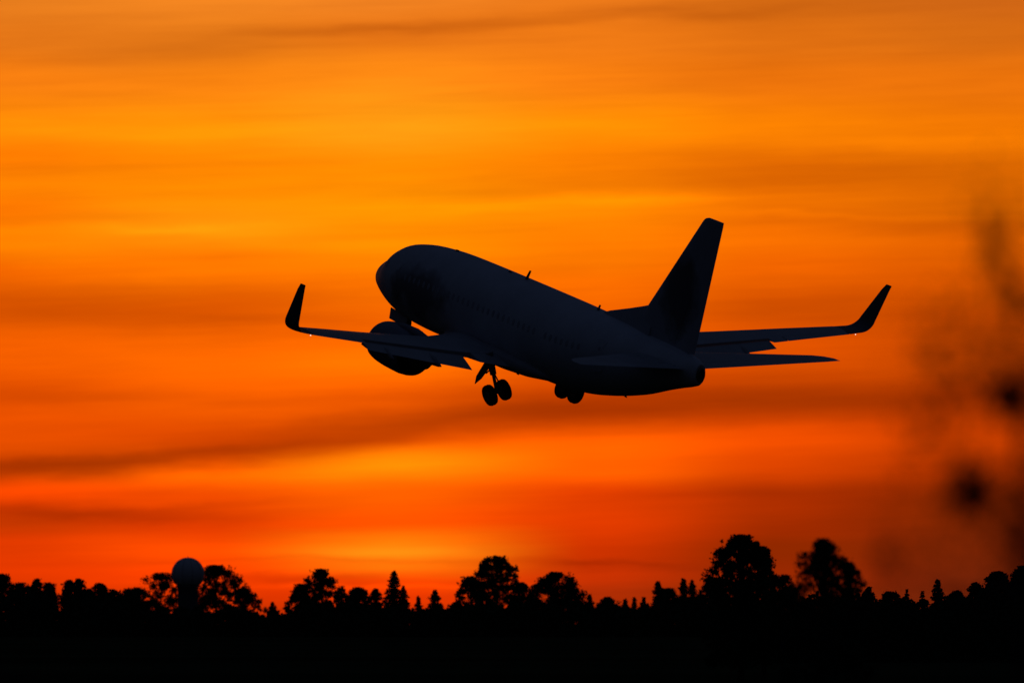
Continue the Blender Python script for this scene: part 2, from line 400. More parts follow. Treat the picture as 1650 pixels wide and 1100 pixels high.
# span y, leading edge a, trailing edge a, thickness, incidence
WT = [(0, 9.6, 17.4, .14, 1.), (1.9, 10.9, 17.5, .14, 1.), (3.4, 12.0, 17.7, .13, .5), (5, 13.05, 18.0, .12, -.4), (8, 14.6, 18.85, .11, -.8), (11, 16.35, 19.75, .10, -.8), (14, 18.1, 20.65, .095, -.4), (16.5, 19.6, 21.4, .09, 0), (17, 19.9, 21.55, .09, 0)]
WZ = [(0, -1.62), (1.9, -1.55), (5, -1.24), (8, -.74), (11, -.20), (14, .36), (16.5, .82), (17, .93)]
def wz(y, s):
    y = abs(y); return lerp(WZ, y)[1] + s * .008 * y
def wsec(y, s):
    _, le, te, T, inc = lerp(WT, y)
    return ((le, s * y, wz(y, s)), te - le, T, (-s * .12, 1), inc)
for s in (1, -1):
    # box to the spoiler line, full chord where there is no flap
    surf('wing', [wsec(y, s) for y in (0, 1.9, 3.4, 5, 6.5, 8, 9.5, 11, 12.4)], M['wing'], 0, .80)
    surf('wing_tip_section', [wsec(y, s) for y in (12.4, 13.1)], M['wing'], 0, 1)
    surf('outer_wing', [wsec(y, s) for y in (13.1, 14, 15.4, 16.3)], M['wing'], 0, .76)
    surf('aileron', [wsec(y, s) for y in (13.15, 14, 15.4, 16.25)], M['wing'], .765, 1, rot=0)
    # blended winglet
    sec = [wsec(16.3, s), wsec(16.9, s)]
    p_le, p_ch = sec[-1][0], sec[-1][1]; y, z, le = 16.9, p_le[2], p_le[0]; ch = p_ch; ang = 7.0
    steps = 9
    for k in range(1, steps + 1):
        ang = 7 + (WA if False else 75) * k / steps; ds = .105
        y += ds * math.cos(rad(ang)); z += ds * math.sin(rad(ang)); le += ds * .62; ch = ch - ds * .36
        sec.append(((le, s * y, z), ch, .09, (-s * math.sin(rad(ang)), math.cos(rad(ang))), 0))
    L = 2.05
    for k in range(1, 7):
        t = k / 6; c_ = ch + (.56 - ch) * t
        if k == 6: c_ = .50
        sec.append(((le + L * t * .74 + (.07 if k == 6 else 0), s * (y + L * t * math.cos(rad(ang))), z + L * t * math.sin(rad(ang))), c_, .08 if k < 6 else .05, (-s * math.sin(rad(ang)), math.cos(rad(ang))), 0))
    surf('winglet', sec, M['winglet'], camber=0)
    # flaps run out aft and down
    for y0, y1, sh, ro in ((1.98, 4.1, (.01, -.002), 2), (4.75, 12.4, (.078, -.042), 12)):
        ys_ = [y0 + (y1 - y0) * k / 5 for k in range(6)]
        surf('flap', [wsec(q, s) for q in ys_], M['wing'], .74, 1.0, shift=sh, rot=ro)
    for q, ln in ((7.4, 2.0), (10.9, 1.9)):
        _, le, te, T, inc = lerp(WT, q); z0 = wz(q, s) - .20
        m_ = MB(); rr = []
        for t, w_, dp in ((0, .03, .03), (.12, .10, .12), (.35, .15, .24), (.6, .15, .25), (.85, .08, .14), (1, .02, .03)):
            a = te - ln * .62 + ln * t; zz = z0 + .02 - (t * .34 if t > .4 else .136) * .9 - math.sin(rad(inc)) * (te - le)
            rr.append([P(a, s * q + w_ * math.sin(x), zz + dp * math.cos(x)) for x in [2 * math.pi * k / 14 for k in range(14)]])
        m_.loft(rr); m_.build('flap_track_fairing', M['belly'], plane, 'sharp')
    # leading edge slats slightly out
    for y0, y1 in ((5.8, 11.0), (11.2, 16.2)):
        surf('slat', [wsec(y0 + (y1 - y0) * k / 4, s) for k in range(5)], M['metal'], -0.0, .10, shift=(-.035, -.022), rot=0, n=8)
    # lamp at the trailing edge of the wing tip
    lp = wsec(16.55, s); a_ = lp[0][0] + lp[1]
    m_ = MB(); ctr = P(a_ + .04, s * 16.55, lp[0][2] - .03)
    m_.revolve([(.006, -.03), (.018, -.02), (.023, 0), (.018, .02), (.006, .03)], lambda r, h, t: ctr + Vector((h, r * math.cos(t), r * math.sin(t))), n=12)
    m_.build('position_light', M['lamp'], plane, True)
    # ---- engine
    ey, ez, e0 = 4.98, -2.02, 9.62
    def er(a, r, flat=1.0):
        ring = []
        for k in range(40):
            t = 2 * math.pi * k / 40; c_, s_ = math.cos(t), math.sin(t)
            rr_ = r * 1.07 * (1 - (.06 * flat if c_ < -.4 else 0) * min(1, (-c_ - .4) / .4 if c_ < -.4 else 0)) * (1 + .03 * flat * abs(s_))
            ring.append(P(a, s * ey + rr_ * s_, ez + rr_ * c_ - (a - e0) * .03))
        return ring
    m_ = MB()
    m_.loft([er(e0 + a, r, f) for a, r, f in ((.9, .78, .3), (.45, .80, .7), (.12, .84, 1), (0, .90, 1), (.04, .97, 1), (.2, 1.04, 1), (.55, 1.10, 1), (1.1, 1.13, .9), (1.8, 1.13, .6), (2.4, 1.12, .3), (2.9, 1.06, .1), (3.15, 1.0, 0), (3.15, .97, 0), (2.9, .97, 0), (2.4, .9, 0))], cap=False)
    nac = m_.build('engine_nacelle', M['nacelle'], plane, 'sharp')
    m_ = MB(); m_.loft([er(e0 + .85, .79, .3), er(e0 + .90, .05, 0), er(e0 + .55, .16, 0), er(e0 + .3, .02, 0)][:2] + [er(e0 + .92, .28, 0), er(e0 + .6, .16, 0), er(e0 + .42, .02, 0)]); m_.build('fan', M['fan'], nac, 'sharp')
    m_ = MB(); m_.loft([er(e0 + a, r, 0) for a, r in ((2.6, .62), (3.1, .66), (3.6, .60), (4.3, .44), (4.3, .40), (4.0, .42))], cap=False); m_.build('core_nozzle', M['nozzle'], nac, 'sharp')
    m_ = MB(); m_.loft([er(e0 + a, r, 0) for a, r in ((3.9, .30), (4.3, .28), (4.8, .14), (5.1, .02))]); m_.build('exhaust_cone', M['nozzle'], nac, 'sharp')
    m_ = MB(); rr = []
    for a, zt, zb, w_ in ((e0 + 1.2, -.80, -.95, .03), (e0 + 2.0, -.66, -1.0, .16), (e0 + 3.2, -.66, -1.2, .22), (e0 + 4.4, -.86, -1.55, .20), (e0 + 5.8, -1.0, -1.55, .14), (e0 + 7.0, -1.15, -1.32, .03)):
        c_, h_ = (zt + zb) / 2, (zt - zb) / 2
        rr.append([P(a, s * ey + w_ * math.sin(x), c_ + h_ * math.cos(x)) for x in [2 * math.pi * k / 16 for k in range(16)]])
    m_.loft(rr); m_.build('engine_pylon', M['nacelle'], plane, 'sharp')
    m_ = MB(); m_.plate([P(e0 + .75, s * (ey - .95), ez + .62), P(e0 + 1.9, s * (ey - .96), ez + .62), P(e0 + 1.8, s * (ey - 1.22), ez + .88), P(e0 + 1.4, s * (ey - 1.2), ez + .85)], (0, .01, .02)); m_.build('nacelle_strake', M['nacelle'], nac)
    # ---- stabiliser
    ss = [((27.0, 0, 1.08), 4.45, .10, (-s * .1, 1), 0), ((27.5, s * .7, 1.16), 4.1, .10, (-s * .1, 1), 0), ((31.35, s * 7.1, 1.78), 1.6, .09, (-s * .1, 1), 0), ((31.8, s * 7.55, 1.83), 1.22, .06, (-s * .1, 1), 0), ((32.4, s * 7.78, 1.87), .70, .03, (-s * .1, 1), 0)]
    surf('stabilizer', ss, M['wing'], 0, .70, camber=0)
    surf('elevator', ss[1:], M['wing'], .705, 1, camber=0, rot=-3)
# ---- fin, rudder, dorsal fairing
fs = [((25.5, 0, 1.9), 5.95, .085, (1, 0), 0), ((26.76, 0, 3.47), 5.02, .09, (1, 0), 0), ((30.98, 0, 8.74), 1.83, .09, (1, 0), 0), ((31.16, 0, 8.88), 1.66, .08, (1, 0), 0), ((31.45, 0, 8.96), 1.38, .05, (1, 0), 0)]
surf('fin', fs, M['fin'], 0, .70, camber=0)
surf('rudder', fs, M['fin'], .703, 1, camber=0)
m_ = MB(); rr = []
for a, z, w_ in ((22.7, 2.26, .03), (23.2, 2.45, .06), (25.06, 2.97, .1), (26.3, 3.34, .15), (26.8, 3.5, .18), (27.6, 3.5, .2)):
    rr.append([P(a, w_ * 2.2, 1.8), P(a, w_, 1.8 + (z - 1.8) * .6), P(a, w_ * .4, 1.8 + (z - 1.8) * .94), P(a, 0, z), P(a, -w_ * .4, 1.8 + (z - 1.8) * .94), P(a, -w_, 1.8 + (z - 1.8) * .6), P(a, -w_ * 2.2, 1.8)])
m_.loft(rr); m_.build('dorsal_fairing', M['fin'], plane, 'sharp')
# ---- antennas, lights and small fittings
def blade(a, u, h, ln, sweep, up=1, name='blade_antenna', l=0):
    m_ = MB(); m_.plate([P(a, l, u), P(a + ln, l, u), P(a + ln + sweep, l, u + up * h), P(a + ln * .5 + sweep, l, u + up * h)], (0, .05, 0)); m_.build(name, M['dark'], plane)
blade(14.85, 2.33, .55, .24, .26); blade(22.0, 2.2, .34, .2, .12); blade(14.7, -2.25, .42, .36, .16, -1); blade(25.3, -1.5, .07, .3, .1, -1)
blade(7.6, 2.36, .12, .5, .0, 1, 'satellite_antenna'); blade(13.1, 2.34, .12, .35, .0, 1, 'beacon_light')

# ---- main gear, half way through retraction
def wheel(c, ax, r, w, parent, name='wheel'):
    ax = Vector(ax).normalized(); u_ = ax.orthogonal().normalized(); v_ = ax.cross(u_)
    g = lambda r_, h, t: c + ax * h + (u_ * math.cos(t) + v_ * math.sin(t)) * r_
    m1 = MB(); m1.revolve([(r * .58, -w * .42), (r * .80, -w * .5), (r * .94, -w * .40), (r, -w * .18), (r * .985, -w * .09), (r * .985, w * .09), (r, w * .18), (r * .94, w * .40), (r * .80, w * .5), (r * .58, w * .42)], g, n=40, closed=True)
    t_ = m1.build(name, M['rubber'], parent, 'sharp')
    m2 = MB(); m2.revolve([(.03, -w * .30), (r * .3, -w * .36), (r * .5, -w * .2), (r * .6, -w * .42), (r * .6, w * .42), (r * .5, w * .2), (r * .3, w * .36), (.03, w * .30)], g, n=32)
    m2.build('rim', M['strut'], t_, 'sharp')
GEAR_TH = 19
for s in (1, -1):
    th = rad(GEAR_TH); piv = P(16.45 if s > 0 else 16.25, s * (2.75 if s > 0 else 3.3), -1.15)
    dn = Vector((0, -s * math.sin(th), -math.cos(th))); ac = Vector((0, math.cos(th), -s * math.sin(th)))
    fwd_ = Vector((1, 0, 0)); Lg = 2.28
    ax_c = piv + dn * Lg
    m_ = MB(); m_.tube([piv - dn * .02, piv + dn * 1.25], [.21, .17], 16); m_.tube([piv + dn * 1.2, ax_c], [.09, .09], 14)
    m_.tube([ax_c - ac * .55, ax_c + ac * .55], [.075, .075], 12)
    gear = m_.build('landing_gear_leg', M['strut'], plane, 'sharp')
    m_ = MB(); m_.tube([piv + dn * 1.2 - fwd_ * .16, piv + dn * 1.6 - fwd_ * .42, ax_c - dn * .12 - fwd_ * .1], [.035, .045, .035], 8); m_.build('torque_link', M['strut'], gear, 'sharp')
    m_ = MB(); m_.tube([piv + dn * .9, piv - ac * s * 1.15 + dn * .15], [.06, .06], 10); m_.tube([piv + dn * .95 + fwd_ * .1, piv + fwd_ * .9 + dn * .1], [.05, .05], 10); m_.build('side_brace', M['strut'], gear, 'sharp')
    m_ = MB(); o_ = ac * s * .26
    m_.plate([piv + o_ * .5 + fwd_ * .34 + dn * .55, piv + o_ * .5 - fwd_ * .34 + dn * .55, piv + o_ * 3.3 - fwd_ * .26 + dn * 1.12, piv + o_ * 4.5 + dn * 1.38, piv + o_ * 3.3 + fwd_ * .26 + dn * 1.12], Vector((0, .02, .03)))
    m_.tube([piv + dn * .9, piv + o_ * 1.6 + dn * 1.06], [.04, .04], 8)
    m_.build('gear_door', M['belly'], gear)
    for k in (-1, 1): wheel(ax_c + ac * .43 * k, ac, .565, .40, gear)
# ---- nose gear, folding forwards
ng = P(4.25, 0, -1.7); gdir = Vector((.80, 0, -.62)).normalized(); nax = ng + gdir * 1.15
m_ = MB(); m_.tube([ng, ng + gdir * .8, nax], [.09, .08, .06], 12); m_.tube([nax - Vector((0, .3, 0)), nax + Vector((0, .3, 0))], [.045, .045], 10)
nose_gear = m_.build('nose_gear_leg', M['strut'], plane, 'sharp')
for k in (-1, 1):
    wheel(nax + Vector((0, .2 * k, 0)), (0, 1, 0), .34, .2, nose_gear, 'nose_wheel')
    m_ = MB(); m_.plate([P(2.55, k * .42, -1.75), P(4.5, k * .46, -1.9), P(4.45, k * .62, -2.42), P(2.75, k * .58, -2.30)], (0, .03, 0)); m_.build('nose_gear_door', M['belly'], plane)

# ------------------------------------------------------------------ trees
def leaf_cloud(pts, size, rng, flat=0.0):
    n = len(pts)
    pts = np.asarray(pts)
    a = rng.normal(size=(n, 3)); a /= np.linalg.norm(a, axis=1)[:, None]
    b = rng.normal(size=(n, 3)); b -= (a * b).sum(1)[:, None] * a; b /= np.linalg.norm(b, axis=1)[:, None]
    s = size * rng.uniform(.5, 1.3, (n, 1)); asp = rng.uniform(.4, .9, (n, 1))
    v = np.stack([pts - a * s, pts + b * s * asp, pts + a * s, pts - b * s * asp], 1).reshape(-1, 3)
    f = np.arange(4 * n).reshape(-1, 4)
    return v, f
def quads(name, v, mat):
    me = bpy.data.meshes.new(name); n = len(v)
    me.vertices.add(n); me.vertices.foreach_set('co', np.asarray(v, dtype=np.float32).ravel())
    me.loops.add(n); me.loops.foreach_set('vertex_index', np.arange(n, dtype=np.int32))
    me.polygons.add(n // 4); me.polygons.foreach_set('loop_start', np.arange(0, n, 4, dtype=np.int32))
    me.update(calc_edges=True); me.validate(); me.materials.append(mat)
    return me
def leaves_obj(name, pts, size, rng, mat, parent, origin=(0, 0, 0)):
    v, f = leaf_cloud(pts, size, rng)
    me = quads(name, v, mat)
    o = bpy.data.objects.new(name, me); C.objects.link(o)
    if parent: o.parent = parent
    return o
def ball(rng, n):
    d = rng.normal(size=(n, 3)); return d / np.linalg.norm(d, axis=1)[:, None]
def broadleaf(seed, H, Wd, base=.08, dens=1.0, gap=.12, peak=0.0, leaf=.2, shape=2.2, name='broadleaf_tree', foot=0.0, rough=.13, nmax=22000):
    """H height, Wd crown width, base: share of bare trunk, gap: share of empty patches, peak: sideways shift of the top, shape: 1 pointed .. 4 boxy"""
    rng = np.random.default_rng(seed)
    t = empty(name); m_ = MB(); lean = peak * Wd * .5; kx, ky = rng.normal(size=2) * .05 * min(1, H / 5); r0 = H * .02; HH = H - leaf * .6
    m_.tube([Vector((0, 0, -.1)), Vector((lean * .1, 0, H * .25)), Vector((lean * .5 + kx, ky, H * .55)), Vector((lean, 0, H * .94))], [r0 * 1.25, r0, r0 * .6, r0 * .12], 8)
    ph = rng.uniform(0, 6.28, 8)
    def env(h, ang):      # crown radius at height share h and direction ang, a wandering outline
        k = (h - base) / (1 - base)
        p = max(0, 1 - max(0, (k - .35) / .65) ** shape) ** .62 * min(1, .8 + k)
        w = 1 + rough * (math.sin(2 * ang + ph[0] + 5 * h) + .7 * math.sin(3 * ang + ph[1] - 9 * h) + .7 * math.sin(17 * h + ph[2] + ang) + .5 * math.sin(31 * h + ph[3] - 2 * ang))
        return Wd * .63 * p * min(max(w, .68), 1.12)
    cr = max(Wd, H * .25) * .095 + leaf * .15
    ncl = int(230 * dens ** .7 * (H / max(Wd, .1) / 2.0) ** .5); pts = []
    holes = [(rng.uniform(0, 6.28), rng.uniform(base, .95), rng.uniform(.05, .11) * (.5 + gap)) for _ in range(int(20 * max(0, gap - .15)))]
    for q in range(ncl):
        h = base + (1 - base) * rng.uniform(0, 1) ** .9; ang = rng.uniform(0, 6.28); e = env(h, ang)
        if any(abs(math.sin((ang - a) / 2)) < .26 and abs(h - hh) < r for a, hh, r in holes): continue
        r = max(0, e - cr * .45) * rng.uniform(0, 1) ** .34
        sr = cr * rng.uniform(.6, 1.25)
        z = min(h * HH, HH - sr * .55)
        c = np.array([math.cos(ang) * r + lean * h, math.sin(ang) * r, z])
        m = int(min(160, 4.6 * (cr / leaf) ** 2) * rng.uniform(.7, 1.3)) + 4; pts.append(c + ball(rng, m) * sr * rng.uniform(.15, 1.1, (m, 1)) * np.array([1, 1, .8]))
        if q % 3 == 0:
            h0 = max(.12, h * .72); p0 = Vector((float(np.interp(h0, [0, .25, .55, .94], [0, lean * .1, lean * .5 + kx, lean])), float(np.interp(h0, [.25, .55, .94], [0, ky, 0])), h0 * H)); p2 = Vector(c); m_.tube([p0, (p0 + p2) / 2 + Vector((0, 0, -.06 * (p2 - p0).length)), p2], [r0 * .4, r0 * .25, r0 * .06], 5)
        if q % 3 == 0 and rng.uniform() < (.8 if leaf > .1 else .12):      # sprigs past the outline
            d = ball(rng, 1)[0]; d[2] = abs(d[2]) * 1.2 + .2; e2 = c + d * sr * rng.uniform(1.2, 1.7); e2[2] = min(e2[2], H)
            m_.tube([Vector(c), Vector(e2)], [r0 * .08, r0 * .03], 3); pts.append(e2 + rng.normal(size=(7, 3)) * leaf * .6)
    for k in range(14):         # leafy leader
        h = .55 + .45 * k / 13; e = max(env(h, 0) * .35, cr * .22); m = 30
        pts.append(np.array([lean * h, 0, h * HH - leaf * .3]) + ball(rng, m) * rng.uniform(0, 1, (m, 1)) * np.array([e, e, H * .03]))
    pts = np.concatenate(pts); pts = pts[pts[:, 2] < H]
    if len(pts) > nmax: pts = pts[rng.choice(len(pts), nmax, replace=False)]
    m_.build('trunk', M['bark'], t, 'sharp'); leaves_obj('crown', pts, leaf, rng, M['leaf'], t)
    return t
def conifer(seed, H, Wd, dens=1.0, leaf=.16, name='spruce_tree', power=.85):
    rng = np.random.default_rng(seed); t = empty(name); m_ = MB(); r0 = H * .014
    m_.tube([(0, 0, -.1), (rng.normal() * .04, 0, H * .5), (0, 0, H)], [r0 * 1.2, r0 * .7, r0 * .15], 7)
    pts = []; tiers = int(14 + H * 1.6); u = leaf / .16
    for k in range(tiers):
        h = .05 + .93 * k / (tiers - 1); rr = Wd * .62 * (1 - h) ** power * rng.uniform(.72, 1.15) + .06 * u
        for b_ in range(8):
            ang = 2 * math.pi * (b_ + rng.uniform(0, 1)) / 8; L_ = rr * rng.uniform(.6, 1.15)
            p0 = np.array([0, 0, h * H]); dr = np.array([math.cos(ang), math.sin(ang), -.30 if h < .75 else .1])
            if L_ > .4 * u: m_.tube([Vector(p0), Vector(p0 + dr * L_)], [r0 * .25, r0 * .05], 3)
            m = int((6 + 16 * L_ / u) * dens); tt = rng.uniform(.02, 1, (m, 1)) ** .8
            pts.append(p0 + dr * L_ * tt + rng.normal(size=(m, 3)) * np.array([.10, .10, .13]) * u * (1.2 - tt * .6))
    m = 12; pts.append(np.stack([rng.normal(size=m) * .03 * u, rng.normal(size=m) * .03 * u, H * rng.uniform(.92, 1, m)], 1))
    m_.build('trunk', M['bark'], t, 'sharp'); leaves_obj('crown', np.concatenate(pts), leaf, rng, M['needle'], t)
    return t
def place(t, x, d): t.location = ((x - 825) / 14000 * d, d, 0)
def hgt(y, d): return EYE + (1005 - y) / 14000 * d
# kind, left px, right px, top px, distance, label, options
TREES = [
 ('b', -14, 22, 924, 1180, 'ragged dark tree at the very left edge of the wood', dict(seed=1, gap=.3)),
 ('b', 18, 52, 938, 1200, 'low flat topped tree second from the left edge', dict(seed=2, shape=3.2)),
 ('b', 50, 70, 932, 1190, 'slim leafy tree rising between two lower trees near the left edge', dict(seed=3)),
 ('b', 66, 91, 938, 1210, 'rounded tree just left of the narrow bright gap in the left wood', dict(seed=4, dens=1.3)),
 ('b', 103, 122, 934, 1190, 'left one of twin dark pointed tops just right of the narrow gap', dict(seed=5, dens=1.5)),
 ('b', 117, 138, 932, 1195, 'right one of twin dark pointed tops just right of the narrow gap', dict(seed=6, dens=1.5)),
 ('b', 136, 152, 948, 1180, 'short tree tucked between twin pointed tops and a flat topped tree', dict(seed=7, dens=1.3)),
 ('b', 149, 172, 939, 1200, 'compact flat topped tree midway between the left edge and the domed tower', dict(seed=8, dens=1.6, shape=3.2)),
 ('b', 172, 194, 949, 1185, 'small scruffy tree right of the compact flat topped one', dict(seed=9)),
 ('b', 192, 220, 948, 1215, 'low sloping bushy tree left of the airy tree by the domed tower', dict(seed=10)),
 ('b', 200, 240, 946, 1390, 'loose feathery tree left of the airy tree by the domed tower', dict(seed=11, gap=.5, dens=.8)),
 ('b', 218, 296, 922, 1400, 'tall airy tree with sky showing through, left against the domed tower', dict(seed=212, gap=.5, dens=.8, peak=.1)),
 ('b', 312, 384, 910, 1400, 'tall peaked tree with sky showing through, right against the domed tower', dict(seed=13, gap=.4, dens=1.0)),
 ('b', 372, 412, 946, 1380, 'lower rounded tree at the right foot of the peaked tree by the tower', dict(seed=14, dens=.9)),
 ('c', 426, 452, 970, 1150, 'tiny dark fir in the low dip right of the domed tower', dict(seed=15)),
 ('c', 456, 474, 975, 1150, 'tiniest fir, squeezed beside the peaked tree right of the dip', dict(seed=16)),
 ('b', 472, 504, 940, 1200, 'dense shoulder tree leaning against the left side of the peaked broadleaf', dict(seed=17, dens=1.4)),
 ('b', 494, 545, 916, 1210, 'peaked broadleaf tree with ragged leafy top left of the centre conifers', dict(seed=218, gap=.3, peak=-.05)),
 ('b', 540, 560, 947, 1190, 'slender small tree between the peaked broadleaf and a bushy clump', dict(seed=19, gap=.6, dens=.7)),
 ('b', 558, 595, 946, 1195, 'bushy round clump left of two pointed conifers', dict(seed=20, dens=1.3)),
 ('c', 592, 619, 949, 1180, 'blunt conifer standing just left of the tall thin spire', dict(seed=21, power=.45, dens=1.5)),
 ('c', 616, 653, 920, 1190, 'tall thin spruce spire, the sharpest top in the middle of the wood', dict(seed=22, power=.6, dens=1.5)),
 ('c', 634, 666, 944, 1185, 'lower spruce growing against the right flank of the tall spire', dict(seed=23, dens=1.4)),
 ('c', 664, 684, 961, 1170, 'little spruce alone right of the tall spire', dict(seed=24)),
 ('c', 683, 719, 951, 1180, 'medium spruce between two open dips left of the large broadleaf', dict(seed=25, power=.7, dens=1.6)),
 ('b', 722, 748, 970, 1150, 'low bush-like tree at the left foot of the large centre broadleaf', dict(seed=26)),
 ('b', 738, 780, 928, 1210, 'stepped side tree left against the large centre broadleaf', dict(seed=27, dens=1.1)),
 ('b', 770, 828, 895, 1230, 'large broad crowned tree, tallest under the aircraft belly', dict(seed=128, dens=1.2, gap=.3, shape=2.4)),
 ('b', 828, 854, 938, 1200, 'narrow tree on the right side of the large centre broadleaf', dict(seed=29, dens=1.1)),
 ('b', 858, 932, 921, 1215, 'dense domed tree standing alone right of the large centre broadleaf', dict(seed=30, dens=1.5, shape=2.4)),
 ('c', 940, 960, 958, 1170, 'thin small spruce just right of the dense domed tree', dict(seed=31, power=.7)),
 ('b', 964, 994, 961, 1165, 'low rounded sapling between a thin spruce and a ragged row', dict(seed=32)),
 ('c', 996, 1018, 966, 1160, 'short spiky fir at the left of the low ragged row', dict(seed=33)),
 ('c', 1014, 1030, 963, 1165, 'thin spiked fir in the middle of the low ragged row', dict(seed=34)),
 ('c', 1028, 1046, 962, 1160, 'thin fir closing the right end of the low ragged row', dict(seed=35, power=.7)),
 ('c', 1053, 1068, 937, 1175, 'needle thin upright conifer starting the taller right group', dict(seed=36, power=.4, dens=1.5)),
 ('b', 1062, 1090, 947, 1185, 'blocky dark tree right beside the needle thin conifer', dict(seed=37, dens=1.8, shape=3.2, gap=.1)),
 ('c', 1092, 1110, 932, 1180, 'left of two pointed spruces before the big domed tree', dict(seed=38, power=.6, dens=1.5)),
 ('c', 1106, 1124, 935, 1185, 'right of two pointed spruces before the big domed tree', dict(seed=39, power=.6, dens=1.3)),
 ('b', 1118, 1160, 932, 1190, 'stepped rising tree at the left shoulder of the big domed tree', dict(seed=40, dens=1.2, peak=.4)),
 ('b', 1152, 1236, 861, 260, 'biggest round domed tree, highest crown in the right half', dict(seed=141, dens=2.0, gap=.1, shape=3.0, rough=.09, leaf=.05, nmax=26000, base=.1)),
 ('b', 1205, 1256, 880, 264, 'drooping leafy tree merged into the right side of the biggest domed tree', dict(seed=42, dens=1.2, gap=.4, leaf=.035, shape=2.4, base=.2)),
 ('b', 1238, 1284, 925, 258, 'arching thin tree with a bright hole beneath, between the two big crowns', dict(seed=43, dens=.6, gap=.5, leaf=.035, base=.5)),
 ('b', 1274, 1378, 867, 175, 'wide soft edged tree sloping down to the right, second highest crown', dict(seed=44, dens=1.6, gap=.2, shape=1.7, leaf=.028, nmax=26000, base=.05)),
 ('b', 1335, 1394, 905, 178, 'soft lower tree on the right slope of the second highest crown', dict(seed=45, dens=1.2, gap=.3, leaf=.028, base=.1)),
 ('b', 1388, 1410, 945, 400, 'small pointed bushy tree at the right end of the second big crown', dict(seed=46, leaf=.06)),
 ('b', 1418, 1452, 952, 410, 'flat little tree in the low stretch near the right side', dict(seed=47, leaf=.06, shape=3.2)),
 ('c', 1452, 1470, 950, 410, 'thin wispy conifer in the low stretch near the right side', dict(seed=48, leaf=.05)),
 ('c', 1477, 1495, 952, 410, 'second wispy conifer, just left of the stout pointed one', dict(seed=49, leaf=.05)),
 ('c', 1497, 1524, 935, 405, 'stout pointed conifer standing up from the low right stretch', dict(seed=50, leaf=.07, power=.5, dens=1.8)),
 ('b', 1522, 1560, 951, 410, 'low rounded tree right of the stout pointed conifer', dict(seed=51, leaf=.06, dens=1.3)),
 ('b', 1554, 1590, 938, 405, 'mound shaped tree before the rising right edge', dict(seed=52, leaf=.06, dens=1.4)),
 ('b', 1584, 1632, 920, 400, 'high dense tree second from the right edge', dict(seed=53, leaf=.07, dens=1.8, gap=.1)),
 ('b', 1620, 1680, 912, 395, 'highest dense tree cut off by the right edge', dict(seed=54, leaf=.07, dens=1.8, gap=.1)),
]
for kind, xl, xr, yt, d, label, o in TREES:
    H = hgt(yt, d); Wd = (xr - xl + 10) / 14000 * d * 1.12; o = dict(o); sd_ = o.pop('seed')
    if d > 1000: o.setdefault('leaf', .15 if kind == 'b' else .14)
    t = broadleaf(sd_, H, Wd, **o) if kind == 'b' else conifer(sd_, H, Wd, **o)
    place(t, (xl + xr) / 2, d)
    tag(t, label, 'tree', 'trees along the edge of the airfield')
# dense undergrowth closing the foot of the wood
rng = np.random.default_rng(77)
def under(n, x0, x1, d0, d1, tops):
    d = rng.uniform(d0, d1, n); px = rng.uniform(x0, x1, n); x = (px - 825) / 14000 * d
    prof = np.interp(px, [t[0] for t in tops], [t[1] for t in tops])
    prof = prof + 3.0 * np.sin(px * .21) + 2.5 * np.sin(px * .093 + 1) + 2.5 * np.sin(px * .57 + 2) + 2.0 * np.sin(px * 1.13)
    h = EYE + (1005 - prof) / 14000 * d
    return np.stack([x, d, h * rng.uniform(0, 1, n) ** .85], 1)
for nm, lab, n, x0, x1, d0, d1, size, tops in (
    ('undergrowth', 'dense black undergrowth along the foot of the far wood', 52000, -260, 1900, 1120, 1150, .34,
     [(-260, 955), (90, 957), (94, 985), (100, 985), (104, 962), (185, 966), (215, 975), (235, 985), (300, 982), (400, 984), (420, 990), (470, 989), (480, 972), (600, 974), (625, 978), (735, 984), (750, 972), (850, 974), (856, 985), (862, 966), (930, 968), (940, 977), (1045, 978), (1050, 986), (1058, 964), (1150, 962), (1170, 985), (1900, 985)]),
    ('scrub', 'nearer low scrub filling the ground below the right hand trees', 30000, 1150, 1950, 380, 400, .12,
     [(1150, 972), (1240, 970), (1265, 982), (1280, 980), (1292, 960), (1395, 958), (1405, 966), (1500, 968), (1560, 962), (1590, 945), (1950, 935)])):
    v, f = leaf_cloud(under(n, x0, x1, d0, d1, tops), size, rng)
    me = bpy.data.meshes.new(nm); me.from_pydata(v.tolist(), [], f.tolist()); me.materials.append(M['shrub'])
    o = bpy.data.objects.new(nm, me); C.objects.link(o); tag(o, lab, nm, kind='stuff')

# ------------------------------------------------------------------ radar tower with its dome
RD = 1300
rt = empty('radar_tower'); rt.location = ((303 - 825) / 14000 * RD, RD, 0)
tag(rt, 'round ball shaped radar dome on a thick tower between two airy trees', 'radar tower')
zc = hgt(924, RD); rr_ = 26.2 / 14000 * RD
bm = bmesh.new(); bmesh.ops.create_icosphere(bm, subdivisions=4, radius=rr_)
for v_ in list(bm.verts): pass
geom = [v_ for v_ in bm.verts if v_.co.z < -rr_ * .72]
bmesh.ops.delete(bm, geom=geom, context='VERTS')
me = bpy.data.meshes.new('dome'); bm.to_mesh(me); bm.free(); me.materials.append(M['radome'])
me.polygons.foreach_set('use_smooth', [True] * len(me.polygons))
dome = bpy.data.objects.new('dome', me); C.objects.link(dome); dome.parent = rt; dome.location = (0, 0, zc)
